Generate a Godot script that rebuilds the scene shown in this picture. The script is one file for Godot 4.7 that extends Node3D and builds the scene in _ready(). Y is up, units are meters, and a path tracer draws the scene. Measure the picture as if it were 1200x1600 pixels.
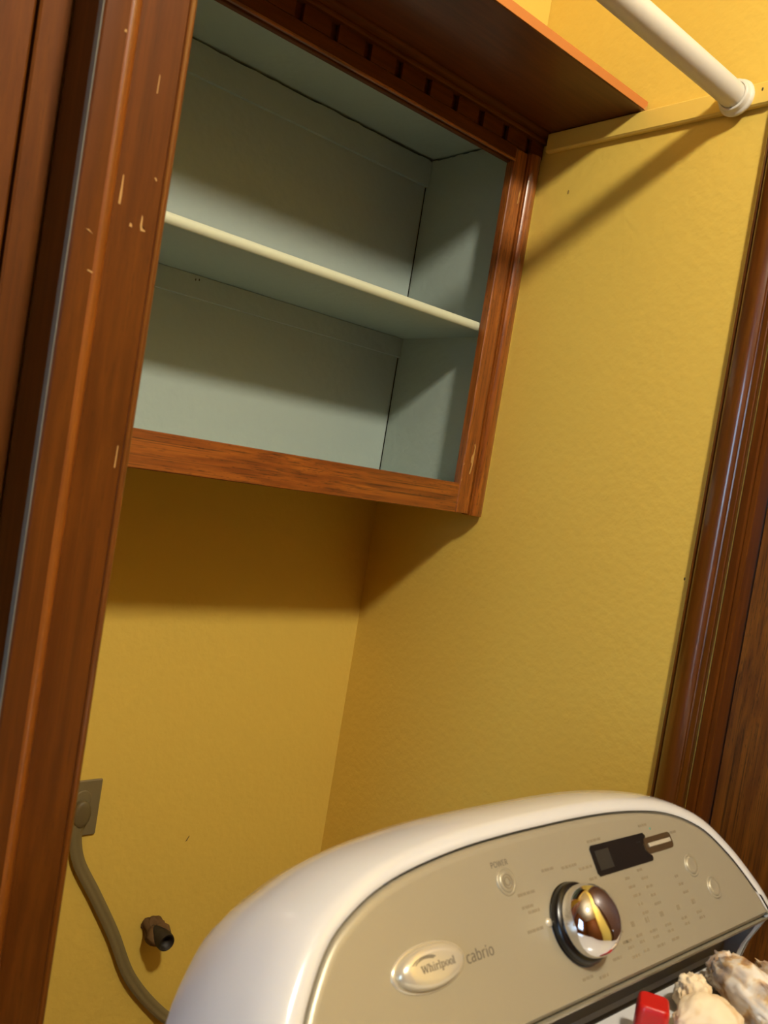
extends Node3D
# Laundry corner: yellow walls, built-in open wall cabinet, pulled-out washer.
# Metres; +X towards the right-hand wall (x = 0), +Z out of the back wall (z = 0), floor at y = 0.
const EY := 1.27          # eye height; most heights below are written relative to it
var M := {}
var rng := RandomNumberGenerator.new()
var taken := {}

# ------------------------------------------------------------------ helpers
func numbered(n: String, parent: Node) -> String:
	var key = str(parent.get_instance_id()) + n
	var k: int = taken.get(key, 0)
	taken[key] = k + 1
	return n if k == 0 else "%s_%03d" % [n, k]

func put(called: String, mesh: Mesh, mat: Material, parent: Node = null, at := Vector3.ZERO, bas := Basis.IDENTITY) -> MeshInstance3D:
	var o := MeshInstance3D.new()
	if parent == null: parent = self
	o.name = numbered(called, parent)
	o.mesh = mesh
	o.material_override = mat
	o.transform = Transform3D(bas, at)
	o.cast_shadow = GeometryInstance3D.SHADOW_CASTING_SETTING_ON
	parent.add_child(o, true)
	return o

func thing(called: String, label: String, category: String, at := Vector3.ZERO, bas := Basis.IDENTITY) -> Node3D:
	var o := Node3D.new()
	o.name = numbered(called, self)
	o.transform = Transform3D(bas, at)
	add_child(o, true)
	return tag(o, label, category)

func tag(o: Node3D, label: String, category: String) -> Node3D:
	o.set_meta("label", label); o.set_meta("category", category)
	return o

func struct(called: String, mesh: Mesh, mat: Material, at := Vector3.ZERO, label := "") -> MeshInstance3D:
	var o := put(called, mesh, mat, self, at)
	o.set_meta("kind", "structure")
	if label: o.set_meta("label", label)
	return o

class Mb:
	var st := SurfaceTool.new()
	func _init(): st.begin(Mesh.PRIMITIVE_TRIANGLES)
	func tri(p: Array, n: Array, uv: Array, hint: Vector3) -> void:
		var g: Vector3 = (p[1] - p[0]).cross(p[2] - p[0])
		var order = [0, 2, 1] if g.dot(hint) > 0.0 else [0, 1, 2]
		for i in order:
			st.set_normal(n[i]); st.set_uv(uv[i]); st.add_vertex(p[i])
	func flat(p: Array, hint: Vector3, uvf: Callable) -> void:     # a planar convex polygon
		var g: Vector3 = Vector3.ZERO
		for i in range(1, p.size() - 1):
			g += (p[i] - p[0]).cross(p[i + 1] - p[0])
		if g.length() < 1e-14: return
		g = g.normalized()
		if g.dot(hint) < 0.0: g = -g
		for i in range(1, p.size() - 1):
			var q = [p[0], p[i], p[i + 1]]
			tri(q, [g, g, g], [uvf.call(q[0], g), uvf.call(q[1], g), uvf.call(q[2], g)], g)
	# a smooth grid of points; rows of equal length; centre = where "inside" is
	func grid(rows: Array, close_row: bool, hint: Callable, uvs := Vector2(1, 1)) -> void:
		var h := rows.size(); var w: int = rows[0].size()
		var nn := []
		for j in h:
			var r := []
			for i in w:
				var a: Vector3; var b: Vector3
				if close_row:
					a = rows[j][(i + 1) % w] - rows[j][(i - 1 + w) % w]
				else:
					a = rows[j][mini(i + 1, w - 1)] - rows[j][maxi(i - 1, 0)]
				b = rows[mini(j + 1, h - 1)][i] - rows[maxi(j - 1, 0)][i]
				var n := a.cross(b)
				n = n.normalized() if n.length() > 1e-12 else hint.call(rows[j][i]).normalized()
				if n.dot(hint.call(rows[j][i])) < 0.0: n = -n
				r.append(n)
			nn.append(r)
		for j in h - 1:
			for i in (w if close_row else w - 1):
				var k := (i + 1) % w
				var p00: Vector3 = rows[j][i]; var p10: Vector3 = rows[j][k]
				var p01: Vector3 = rows[j + 1][i]; var p11: Vector3 = rows[j + 1][k]
				var u0 := float(i) / (w - 1) * uvs.x; var u1 := float(i + 1) / (w - 1) * uvs.x
				var v0 := float(j) / (h - 1) * uvs.y; var v1 := float(j + 1) / (h - 1) * uvs.y
				var hh: Vector3 = nn[j][i] + nn[j][k] + nn[j + 1][i] + nn[j + 1][k]
				tri([p00, p10, p11], [nn[j][i], nn[j][k], nn[j + 1][k]], [Vector2(u0, v0), Vector2(u1, v0), Vector2(u1, v1)], hh)
				tri([p00, p11, p01], [nn[j][i], nn[j + 1][k], nn[j + 1][i]], [Vector2(u0, v0), Vector2(u1, v1), Vector2(u0, v1)], hh)
	func done() -> ArrayMesh:
		st.index()
		return st.commit()

# UV in metres, v running along the grain axis
func uvf(axis: int, off: Vector2) -> Callable:
	return func(p: Vector3, n: Vector3) -> Vector2:
		var a := n.abs()
		var others := []
		for k in 3:
			if k != axis: others.append(k)
		var u: float
		if a[axis] > 0.7: return Vector2(p[others[0]], p[others[1]]) + off
		u = p[others[0]] if a[others[1]] >= a[others[0]] else p[others[1]]
		return Vector2(u, p[axis]) + off

func roff() -> Vector2:
	return Vector2(rng.randf(), rng.randf())

# chamfered box from lo to hi (local coordinates)
func box(lo: Vector3, hi: Vector3, bev := 0.0015, axis := -1, mb: Mb = null) -> Mesh:
	var c := (lo + hi) / 2; var e := (hi - lo) / 2
	bev = minf(bev, minf(e.x, minf(e.y, e.z)) * 0.6)
	if axis < 0: axis = e.max_axis_index()
	var f := uvf(axis, roff())
	var own := mb == null
	if own: mb = Mb.new()
	var b := Vector3.ONE * bev
	for ax in 3:
		var u := (ax + 1) % 3; var w := (ax + 2) % 3
		for s in [-1.0, 1.0]:
			var q := []
			for k in [[-1, -1], [1, -1], [1, 1], [-1, 1]]:
				var p := Vector3.ZERO
				p[ax] = s * e[ax]; p[u] = k[0] * (e[u] - bev); p[w] = k[1] * (e[w] - bev)
				q.append(c + p)
			var n := Vector3.ZERO; n[ax] = s
			mb.flat(q, n, f)
		if bev > 0.0:
			for s in [-1.0, 1.0]:
				for t in [-1.0, 1.0]:      # edges along ax
					var q := []
					for k in [[-1, 0], [1, 0], [1, 1], [-1, 1]]:
						var p := Vector3.ZERO
						p[ax] = k[0] * (e[ax] - bev)
						p[u] = s * (e[u] - (bev if k[1] == 1 else 0.0))
						p[w] = t * (e[w] - (0.0 if k[1] == 1 else bev))
						q.append(c + p)
					var n := Vector3.ZERO; n[u] = s; n[w] = t
					mb.flat(q, n, f)
	if bev > 0.0:
		for sx in [-1.0, 1.0]:
			for sy in [-1.0, 1.0]:
				for sz in [-1.0, 1.0]:
					var s := Vector3(sx, sy, sz)
					mb.flat([c + s * (e - Vector3(0, bev, bev)), c + s * (e - Vector3(bev, 0, bev)), c + s * (e - Vector3(bev, bev, 0))], s, f)
	return mb.done() if own else null

# closed 2-D profile (a, b) extruded along axis from t0 to t1; the a and b axes are the two others in order
func prism(prof: Array, axis: int, t0: float, t1: float, grain := -1, smooth_deg := 25.0) -> Mesh:
	var mb := Mb.new()
	var f := uvf(axis if grain < 0 else grain, roff())
	var o := []
	for k in 3:
		if k != axis: o.append(k)
	var to3 := func(p: Vector2, t: float) -> Vector3:
		var v := Vector3.ZERO
		v[o[0]] = p.x; v[o[1]] = p.y; v[axis] = t
		return v
	var n := prof.size()
	var area := 0.0
	for i in n: area += prof[i].cross(prof[(i + 1) % n])
	var sgn := 1.0 if area > 0 else -1.0
	var fn := []
	for i in n:
		var d: Vector2 = (prof[(i + 1) % n] - prof[i]).normalized()
		fn.append(Vector2(d.y, -d.x) * sgn)
	var cosmax := cos(deg_to_rad(smooth_deg))
	for i in n:
		var k := (i + 1) % n
		var n0: Vector2 = fn[i]; var n1: Vector2 = fn[i]
		if fn[i].dot(fn[(i - 1 + n) % n]) > cosmax: n0 = (fn[i] + fn[(i - 1 + n) % n]).normalized()
		if fn[i].dot(fn[k]) > cosmax: n1 = (fn[i] + fn[k]).normalized()
		var a0: Vector3 = to3.call(prof[i], t0); var b0: Vector3 = to3.call(prof[k], t0)
		var a1: Vector3 = to3.call(prof[i], t1); var b1: Vector3 = to3.call(prof[k], t1)
		var N0: Vector3 = to3.call(n0, 0.0); var N1: Vector3 = to3.call(n1, 0.0); var NF: Vector3 = to3.call(fn[i], 0.0)
		mb.tri([a0, b0, b1], [N0, N1, N1], [f.call(a0, NF), f.call(b0, NF), f.call(b1, NF)], NF)
		mb.tri([a0, b1, a1], [N0, N1, N0], [f.call(a0, NF), f.call(b1, NF), f.call(a1, NF)], NF)
	var idx := Geometry2D.triangulate_polygon(PackedVector2Array(prof))
	for e in [[t0, -1.0], [t1, 1.0]]:
		var nn := Vector3.ZERO; nn[axis] = e[1]
		for i in range(0, idx.size(), 3):
			mb.flat([to3.call(prof[idx[i]], e[0]), to3.call(prof[idx[i + 1]], e[0]), to3.call(prof[idx[i + 2]], e[0])], nn, f)
	return mb.done()

# lathe about local +Z: profile of (radius, z); squash scales x / y
func lathe(prof: Array, seg := 40, sq := Vector2(1, 1)) -> Mesh:
	var mb := Mb.new()
	var parts := [[]]
	for p in prof:            # a null breaks the smooth surface (a sharp edge)
		if p == null:
			var last = parts[-1][-1]
			parts.append([last])
		else: parts[-1].append(p)
	for pr in parts:
		var rows := []
		for p in pr:
			var r := []
			for i in seg:
				var a := TAU * i / seg
				r.append(Vector3(cos(a) * p.x * sq.x, sin(a) * p.x * sq.y, p.y))
			rows.append(r)
		var d: Vector2 = pr[-1] - pr[0]
		var side := Vector2(d.y, -d.x)      # outward for profiles drawn from the bottom up
		mb.grid(rows, true, func(q: Vector3) -> Vector3:
			var rr := Vector2(q.x, q.y)
			var e := rr.normalized() if rr.length() > 1e-9 else Vector2.ZERO
			return Vector3(e.x * side.x, e.y * side.x, side.y))
	return mb.done()

# tube along points; ra, rb the half-axes of its section, up the direction of rb
func tube(pts: Array, ra: float, rb: float, up: Vector3, seg := 16, caps := true, ribs := 0) -> Mesh:
	var mb := Mb.new()
	var rows := []
	for i in pts.size():
		var d: Vector3 = (pts[mini(i + 1, pts.size() - 1)] - pts[maxi(i - 1, 0)]).normalized()
		var s := d.cross(up).normalized()
		var w := s.cross(d).normalized()
		var r := []
		for k in seg:
			var a := TAU * k / seg
			var m := 1.0 + (0.16 * cos(a * ribs) if ribs > 0 else 0.0)
			r.append(pts[i] + s * cos(a) * ra + w * sin(a) * rb * m)
		rows.append(r)
	# outward = away from the nearest axis point; take it from ring centres
	var ax := pts
	mb.grid(rows, true, func(q: Vector3) -> Vector3:
		var best := 1e9; var v := Vector3.UP
		for i in ax.size() - 1:
			var c := Geometry3D.get_closest_point_to_segment(q, ax[i], ax[i + 1])
			if q.distance_to(c) < best:
				best = q.distance_to(c); v = q - c
		return v, Vector2(1, 1))
	if caps:
		for e in [0, pts.size() - 1]:
			var n: Vector3 = (pts[0] - pts[1]) if e == 0 else (pts[-1] - pts[-2])
			mb.flat(rows[e], n, func(p, _n): return Vector2(p.x, p.y))
	return mb.done()

# thin raised or printed patch in the plane of bas.x / bas.y
func patch(pts: Array, thick: float) -> Mesh:
	return prism(pts, 2, 0.0, thick, 1)

func spline(c: Array, n: int) -> Array:
	var curve := Curve3D.new()
	for i in c.size():
		var t: Vector3 = (c[mini(i + 1, c.size() - 1)] - c[maxi(i - 1, 0)]) / 6.0
		curve.add_point(c[i], -t, t)
	var out := []
	var L := curve.get_baked_length()
	for i in n + 1: out.append(curve.sample_baked(L * i / n, true))
	return out

# ------------------------------------------------------------------ materials
func mat(col: Color, rough: float, metal := 0.0, spec := 0.5) -> StandardMaterial3D:
	var m := StandardMaterial3D.new()
	m.albedo_color = col; m.roughness = rough; m.metallic = metal; m.metallic_specular = spec
	return m

func noise(kind: int, freq: float, seed_: int, oct := 3) -> FastNoiseLite:
	var n := FastNoiseLite.new()
	n.noise_type = kind; n.frequency = freq; n.seed = seed_; n.fractal_octaves = oct
	return n

func wood_image(a: Color, b: Color, dark: Color, seed_: int, streak: float) -> ImageTexture:
	var w := 256; var h := 512                    # 0.256 m across the grain, 1.024 m along it
	var n1 := noise(FastNoiseLite.TYPE_SIMPLEX_SMOOTH, 1.0, seed_, 3)
	var n2 := noise(FastNoiseLite.TYPE_SIMPLEX_SMOOTH, 1.0, seed_ + 7, 2)
	var img := Image.create(w, h, false, Image.FORMAT_RGB8)
	for y in h:
		for x in w:
			var fx := x / 256.0; var fy := y / 512.0
			# wrapped sampling on a torus keeps the repeats seamless
			var cx := cos(TAU * fx); var sx := sin(TAU * fx)
			var g := n1.get_noise_3d(cx * 3.2, sx * 3.2, sin(TAU * fy) * 1.1 + cos(TAU * fy) * 0.7)
			var fine := n2.get_noise_3d(cx * 16.0, sx * 16.0, sin(TAU * fy) * 2.4 + 4.0)
			var pores := n2.get_noise_3d(cx * 34.0, sx * 34.0, sin(TAU * fy) * 11.0 + cos(TAU * fy) * 7.0)
			var c := a.lerp(b, clampf(0.5 + g * 0.9 + fine * 0.35, 0, 1))
			c = c.lerp(dark, clampf((fine - 0.1) * streak + maxf(pores - 0.25, 0.0) * streak, 0, 0.8))
			img.set_pixel(x, y, c)
	img.generate_mipmaps()
	return ImageTexture.create_from_image(img)

func wood(tex: Texture2D, tint: Color, rough: float, coat := 0.0) -> StandardMaterial3D:
	var m := mat(tint, rough)
	m.albedo_texture = tex
	m.uv1_scale = Vector3(1 / 0.256, 1 / 1.024, 1)
	if coat > 0:
		m.clearcoat_enabled = true; m.clearcoat = coat; m.clearcoat_roughness = 0.16
	return m

func noise_tex(n: FastNoiseLite, size: int, normal: bool, bump := 4.0, ramp: Gradient = null) -> NoiseTexture2D:
	var t := NoiseTexture2D.new()
	t.width = size; t.height = size; t.seamless = true; t.noise = n
	t.as_normal_map = normal; t.bump_strength = bump
	if ramp: t.color_ramp = ramp
	return t

func ramp(offs: Array, cols: Array) -> Gradient:
	var g := Gradient.new()
	g.offsets = PackedFloat32Array(offs); g.colors = PackedColorArray(cols)
	return g

func triplanar(m: StandardMaterial3D, scale: float) -> void:
	m.uv1_triplanar = true; m.uv1_world_triplanar = true; m.uv1_scale = Vector3.ONE * scale

func materials() -> void:
	var y := mat(Color8(222, 189, 85), 0.5)
	y.normal_enabled = true
	y.normal_texture = noise_tex(noise(FastNoiseLite.TYPE_SIMPLEX_SMOOTH, 0.035, 3, 3), 512, true, 5.0)
	y.normal_scale = 0.14
	triplanar(y, 2.4)
	M.yellow = y
	M.trim_yellow = mat(Color8(224, 191, 91), 0.45)
	var green := mat(Color8(160, 173, 164), 0.6)
	green.normal_enabled = true
	green.normal_texture = noise_tex(noise(FastNoiseLite.TYPE_SIMPLEX_SMOOTH, 0.05, 11, 3), 256, true, 3.0)
	green.normal_scale = 0.15
	triplanar(green, 3.0)
	M.green = green
	var w1 := wood_image(Color8(80, 41, 8), Color8(97, 52, 11), Color8(54, 28, 6), 21, 0.5)
	var w2 := wood_image(Color8(116, 58, 12), Color8(156, 88, 24), Color8(58, 28, 8), 35, 1.3)
	M.stain = wood(w1, Color(1, 1, 1), 0.45, 0.0)
	M.stain.metallic_specular = 0.24
	M.stain_gloss = wood(w1, Color(1, 1, 1), 0.3, 1.0)
	M.stain_gloss.clearcoat_roughness = 0.1
	M.oak = wood(w2, Color(1, 1, 1), 0.42, 0.3)
	M.oak_gloss = wood(w2, Color(1, 1, 1), 0.28, 1.0)
	M.oak_gloss.clearcoat_roughness = 0.07
	M.board = wood(w1, Color(1.05, 1.0, 0.95), 0.45, 0.2)
	M.board_edge = mat(Color8(184, 112, 50), 0.5)
	M.led = mat(Color8(70, 130, 110), 0.3)
	M.door = wood(w2, Color(0.78, 0.86, 0.8), 0.5, 0.1)
	M.plank = wood(w1, Color(1.1, 1.1, 1.0), 0.6, 0.0)
	M.plank.metallic_specular = 0.25
	M.raw_wood = mat(Color8(176, 134, 72), 0.7)
	M.stain_paler = wood(w1, Color(1.4, 1.4, 1.35), 0.35, 0.4)  # casing stain texture tinted clearly paler, for the bead
	M.stain_pale = wood(w1, Color(1.12, 1.12, 1.1), 0.35, 0.4)  # casing stain texture tinted slightly paler, for the inner edge
	M.cream = mat(Color8(198, 204, 178), 0.5)
	M.caulk = mat(Color8(218, 208, 170), 0.6)
	M.edge_grey = mat(Color8(120, 116, 100), 0.8)
	M.white_paint = mat(Color8(214, 208, 192), 0.35)
	M.enamel = mat(Color8(206, 204, 200), 0.14)
	M.enamel.clearcoat_enabled = true; M.enamel.clearcoat = 0.6; M.enamel.clearcoat_roughness = 0.06
	M.fascia = mat(Color8(160, 151, 128), 0.36, 0.3)
	M.chrome = mat(Color8(225, 225, 228), 0.06, 1.0)
	M.pearl = mat(Color8(214, 204, 178), 0.2, 0.45)
	M.black = mat(Color8(14, 13, 12), 0.25)
	M.dark_glass = mat(Color8(20, 18, 16), 0.12)
	M.lcd = mat(Color8(44, 42, 36), 0.3)
	M.ink = mat(Color8(84, 76, 62), 0.6)
	M.ink_soft = mat(Color8(128, 116, 92), 0.6)
	M.groove = mat(Color8(70, 60, 48), 0.7)
	M.slot_metal = mat(Color8(120, 100, 72), 0.3, 0.8)
	M.plate = mat(Color8(118, 104, 70), 0.5)
	M.plug = mat(Color8(100, 86, 54), 0.5)
	M.dent = mat(Color8(150, 122, 58), 0.8)
	M.cord = mat(Color8(122, 108, 70), 0.55)
	M.rubber = mat(Color8(30, 24, 16), 0.6)
	M.scorch = mat(Color8(92, 66, 30), 0.85)
	M.red = mat(Color8(176, 18, 14), 0.35)
	M.spot = mat(Color8(70, 60, 40), 0.9)
	M.glow = mat(Color8(250, 244, 230), 0.4)
	M.glow.emission_enabled = true; M.glow.emission = Color(1, 0.962, 0.885); M.glow.emission_energy_multiplier = 6.0
	M.lamp_base = mat(Color8(210, 200, 180), 0.3, 0.6)
	M.ceiling = mat(Color8(226, 216, 190), 0.8)
	M.floor = mat(Color8(120, 92, 62), 0.5)
	M.floor.albedo_texture = noise_tex(noise(FastNoiseLite.TYPE_CELLULAR, 0.02, 5, 2), 256, false, 1.0, ramp([0.0, 1.0], [Color(0.75, 0.75, 0.75), Color(1, 1, 1)]))
	triplanar(M.floor, 1.0)
	var rag := mat(Color(1, 1, 1), 0.9)
	rag.albedo_texture = noise_tex(noise(FastNoiseLite.TYPE_SIMPLEX_SMOOTH, 0.011, 14, 4), 256, false, 1.0,
		ramp([0.0, 0.42, 0.52, 0.62, 0.75, 1.0], [Color8(226, 220, 210), Color8(224, 214, 196), Color8(206, 172, 116), Color8(160, 112, 58), Color8(112, 74, 44), Color8(70, 44, 34)]))
	triplanar(rag, 9.0)
	rag.rim_enabled = true; rag.rim = 0.3
	M.rag = rag
	var cloth := mat(Color(1, 1, 1), 0.85)
	cloth.albedo_texture = noise_tex(noise(FastNoiseLite.TYPE_SIMPLEX_SMOOTH, 0.012, 44, 3), 256, false, 1.0,
		ramp([0.0, 0.6, 0.8, 1.0], [Color8(226, 206, 170), Color8(226, 206, 172), Color8(208, 178, 132), Color8(176, 140, 100)]))
	triplanar(cloth, 9.0)
	M.cloth = cloth
	var g := StandardMaterial3D.new()
	g.transparency = BaseMaterial3D.TRANSPARENCY_ALPHA
	g.albedo_color = Color(0.9, 0.95, 1.0, 0.08); g.roughness = 0.02
	M.glass = g

# ------------------------------------------------------------------ build
func _ready() -> void:
	rng.seed = 7
	# camera
	var cam := Camera3D.new()
	cam.name = "camera"
	var R := Vector3(0.74499312, 0.16098551, 0.64735532)
	var U := Vector3(-0.09491726, 0.98615083, -0.13600458)
	var F := Vector3(0.66028476, -0.03987728, -0.74995589)
	cam.transform = Transform3D(Basis(R, U, -F), Vector3(-1.33917, EY, 1.55))
	cam.fov = rad_to_deg(2.0 * atan(800.0 / 1350.18))
	cam.near = 0.02; cam.far = 60.0
	var ca := CameraAttributesPhysical.new()
	ca.frustum_focal_length = 24.0 * 1350.18 / 1600.0
	ca.frustum_focus_distance = 1.75
	ca.exposure_aperture = 6.5
	ca.frustum_near = 0.02; ca.frustum_far = 60.0
	cam.attributes = ca
	add_child(cam)
	cam.current = true
	# sky (daylight comes in only through the window on the far left)
	var env := Environment.new()
	env.background_mode = Environment.BG_SKY
	var sky := Sky.new()
	var sm := ProceduralSkyMaterial.new()
	sm.sky_top_color = Color(0.56, 0.76, 0.96); sm.sky_horizon_color = Color(0.72, 0.87, 1.0)
	sm.ground_horizon_color = Color(0.5, 0.55, 0.6); sm.ground_bottom_color = Color(0.3, 0.32, 0.34)
	sm.energy_multiplier = 20.0
	sky.sky_material = sm
	env.sky = sky
	env.tonemap_mode = Environment.TONE_MAPPER_LINEAR
	env.tonemap_exposure = 0.51
	env.sdfgi_enabled = true; env.ssao_enabled = true; env.ssil_enabled = true
	var we := WorldEnvironment.new()
	we.name = "world_environment"; we.environment = env
	add_child(we)
	materials()
	ceiling_lamp(Vector3(-1.0, 2.85, 2.1), 9.0)
	room()
	left_trim()
	right_door()
	cabinet()
	shelf_board()
	rod_and_cleat()
	outlet_and_cord()
	pipe_stub()
	washer()
	laundry_bits()

func ceiling_lamp(at: Vector3, energy: float) -> void:
	var t := thing("ceiling_light", "round frosted flush ceiling light in the laundry room", "light", at)
	var flip := Basis(Vector3.RIGHT, PI / 2)      # local +z points down
	put("base", lathe([Vector2(0, 0), Vector2(0.155, 0), Vector2(0.172, 0.012), Vector2(0.174, 0.048), null, Vector2(0.170, 0.049), null, Vector2(0.168, 0.014), Vector2(0.11, 0.006), Vector2(0, 0.006)], 48), M.lamp_base, t, Vector3.ZERO, flip)
	var prof := []
	for i in 13:
		var a := PI / 2 * i / 12
		prof.append(Vector2(0.15 * cos(a), 0.035 + 0.075 * sin(a)))
	prof.push_front(Vector2(0.15, 0.012))
	put("glass_shade", lathe(prof, 48), M.glow, t, Vector3.ZERO, flip)
	var l := OmniLight3D.new()
	l.name = "lamp_light"
	l.position = Vector3(0, -0.085, 0)
	l.light_color = Color(1, 0.962, 0.885)
	l.light_energy = energy
	l.light_size = 0.10
	l.omni_range = 12.0; l.omni_attenuation = 2.0
	l.shadow_enabled = true
	t.add_child(l)

func room() -> void:
	var H := 2.85
	struct("floor", box(Vector3(-3.3, -0.1, -0.1), Vector3(0.12, 0, 3.7), 0.0), M.floor)
	struct("ceiling", box(Vector3(-3.3, H, -0.1), Vector3(0.12, H + 0.1, 3.7), 0.0), M.ceiling)
	var wb := struct("wall_back", box(Vector3(-1.1, 0, -0.1), Vector3(0.0, H, 0.0), 0.0), M.yellow, Vector3.ZERO, "yellow painted back wall behind the washer")
	put("scuff_mark", patch([Vector2(-0.004, -0.006), Vector2(-0.001, -0.005), Vector2(0.004, 0.005), Vector2(0.003, 0.006)], 0.0004), M.spot, wb, Vector3(-0.374, EY - 0.823, 0))
	# right wall with a doorway
	var z0 := 0.905; var z1 := 1.72; var dh := 2.03
	var mb := Mb.new()
	box(Vector3(0, 0, -0.1), Vector3(0.12, H, z0 - 0.025), 0.0, -1, mb)
	box(Vector3(0, dh + 0.025, z0 - 0.025), Vector3(0.12, H, z1 + 0.025), 0.0, -1, mb)
	box(Vector3(0, 0, z1 + 0.025), Vector3(0.12, H, 3.7), 0.0, -1, mb)
	var wr := struct("wall_right", mb.done(), M.yellow, Vector3.ZERO, "yellow orange-peel textured wall on the right")
	var side := Basis(Vector3(0, 0, 1), Vector3(0, 1, 0), Vector3(-1, 0, 0))
	for q in [[0.614, 0.419, 0.0034], [-0.087, 0.807, 0.0022]]:
		put("nail_mark", lathe([Vector2(q[2], 0), Vector2(q[2] * 0.9, 0.0005), Vector2(0, 0.0006)], 10, Vector2(0.6, 1.3)), M.dent if q[2] > 0.003 else M.spot, wr, Vector3(0, EY + q[0], q[1]), side)
	# bulkhead over the cabinet
	struct("wall_bulkhead", box(Vector3(-1.0, EY + 0.7575, 0.0), Vector3(0, H, 0.29), 0.001), M.yellow, Vector3.ZERO, "yellow bulkhead above the overhanging wooden board")
	# short partition on the left of the niche, and the wall it belongs to
	struct("wall_partition", box(Vector3(-1.085, 0, 0.0), Vector3(-1.01, H, 0.80), 0.0), M.yellow)
	struct("wall_left_front", box(Vector3(-3.3, 0, 0.64), Vector3(-1.086, H, 0.74), 0.0), M.stain)
	# outer walls of the room behind the camera
	struct("wall_front", box(Vector3(-3.3, 0, 3.6), Vector3(0.0, H, 3.7), 0.0, 1), M.plank)
	var mw := Mb.new()
	box(Vector3(-3.3, 0, 0.74), Vector3(-3.2, H, 1.5), 0.0, -1, mw)
	box(Vector3(-3.3, 0, 2.5), Vector3(-3.2, H, 3.6), 0.0, -1, mw)
	box(Vector3(-3.3, 0, 1.5), Vector3(-3.2, 0.55, 2.5), 0.0, -1, mw)
	box(Vector3(-3.3, 2.15, 1.5), Vector3(-3.2, H, 2.5), 0.0, -1, mw)
	struct("wall_left", mw.done(), M.plank)
	var fr := Mb.new()
	box(Vector3(-3.26, 0.55, 1.5), Vector3(-3.19, 0.6, 2.5), 0.003, -1, fr)
	box(Vector3(-3.26, 2.10, 1.5), Vector3(-3.19, 2.15, 2.5), 0.003, -1, fr)
	box(Vector3(-3.26, 0.6, 1.5), Vector3(-3.19, 2.1, 1.55), 0.003, -1, fr)
	box(Vector3(-3.26, 0.6, 2.45), Vector3(-3.19, 2.1, 2.5), 0.003, -1, fr)
	box(Vector3(-3.25, 1.33, 1.55), Vector3(-3.2, 1.37, 2.45), 0.003, -1, fr)
	var win := struct("window_1", fr.done(), M.white_paint, Vector3.ZERO, "white framed window lighting the room from the left")
	put("pane", box(Vector3(-3.235, 0.6, 1.55), Vector3(-3.23, 2.1, 2.45), 0.0), M.glass, win)

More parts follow.
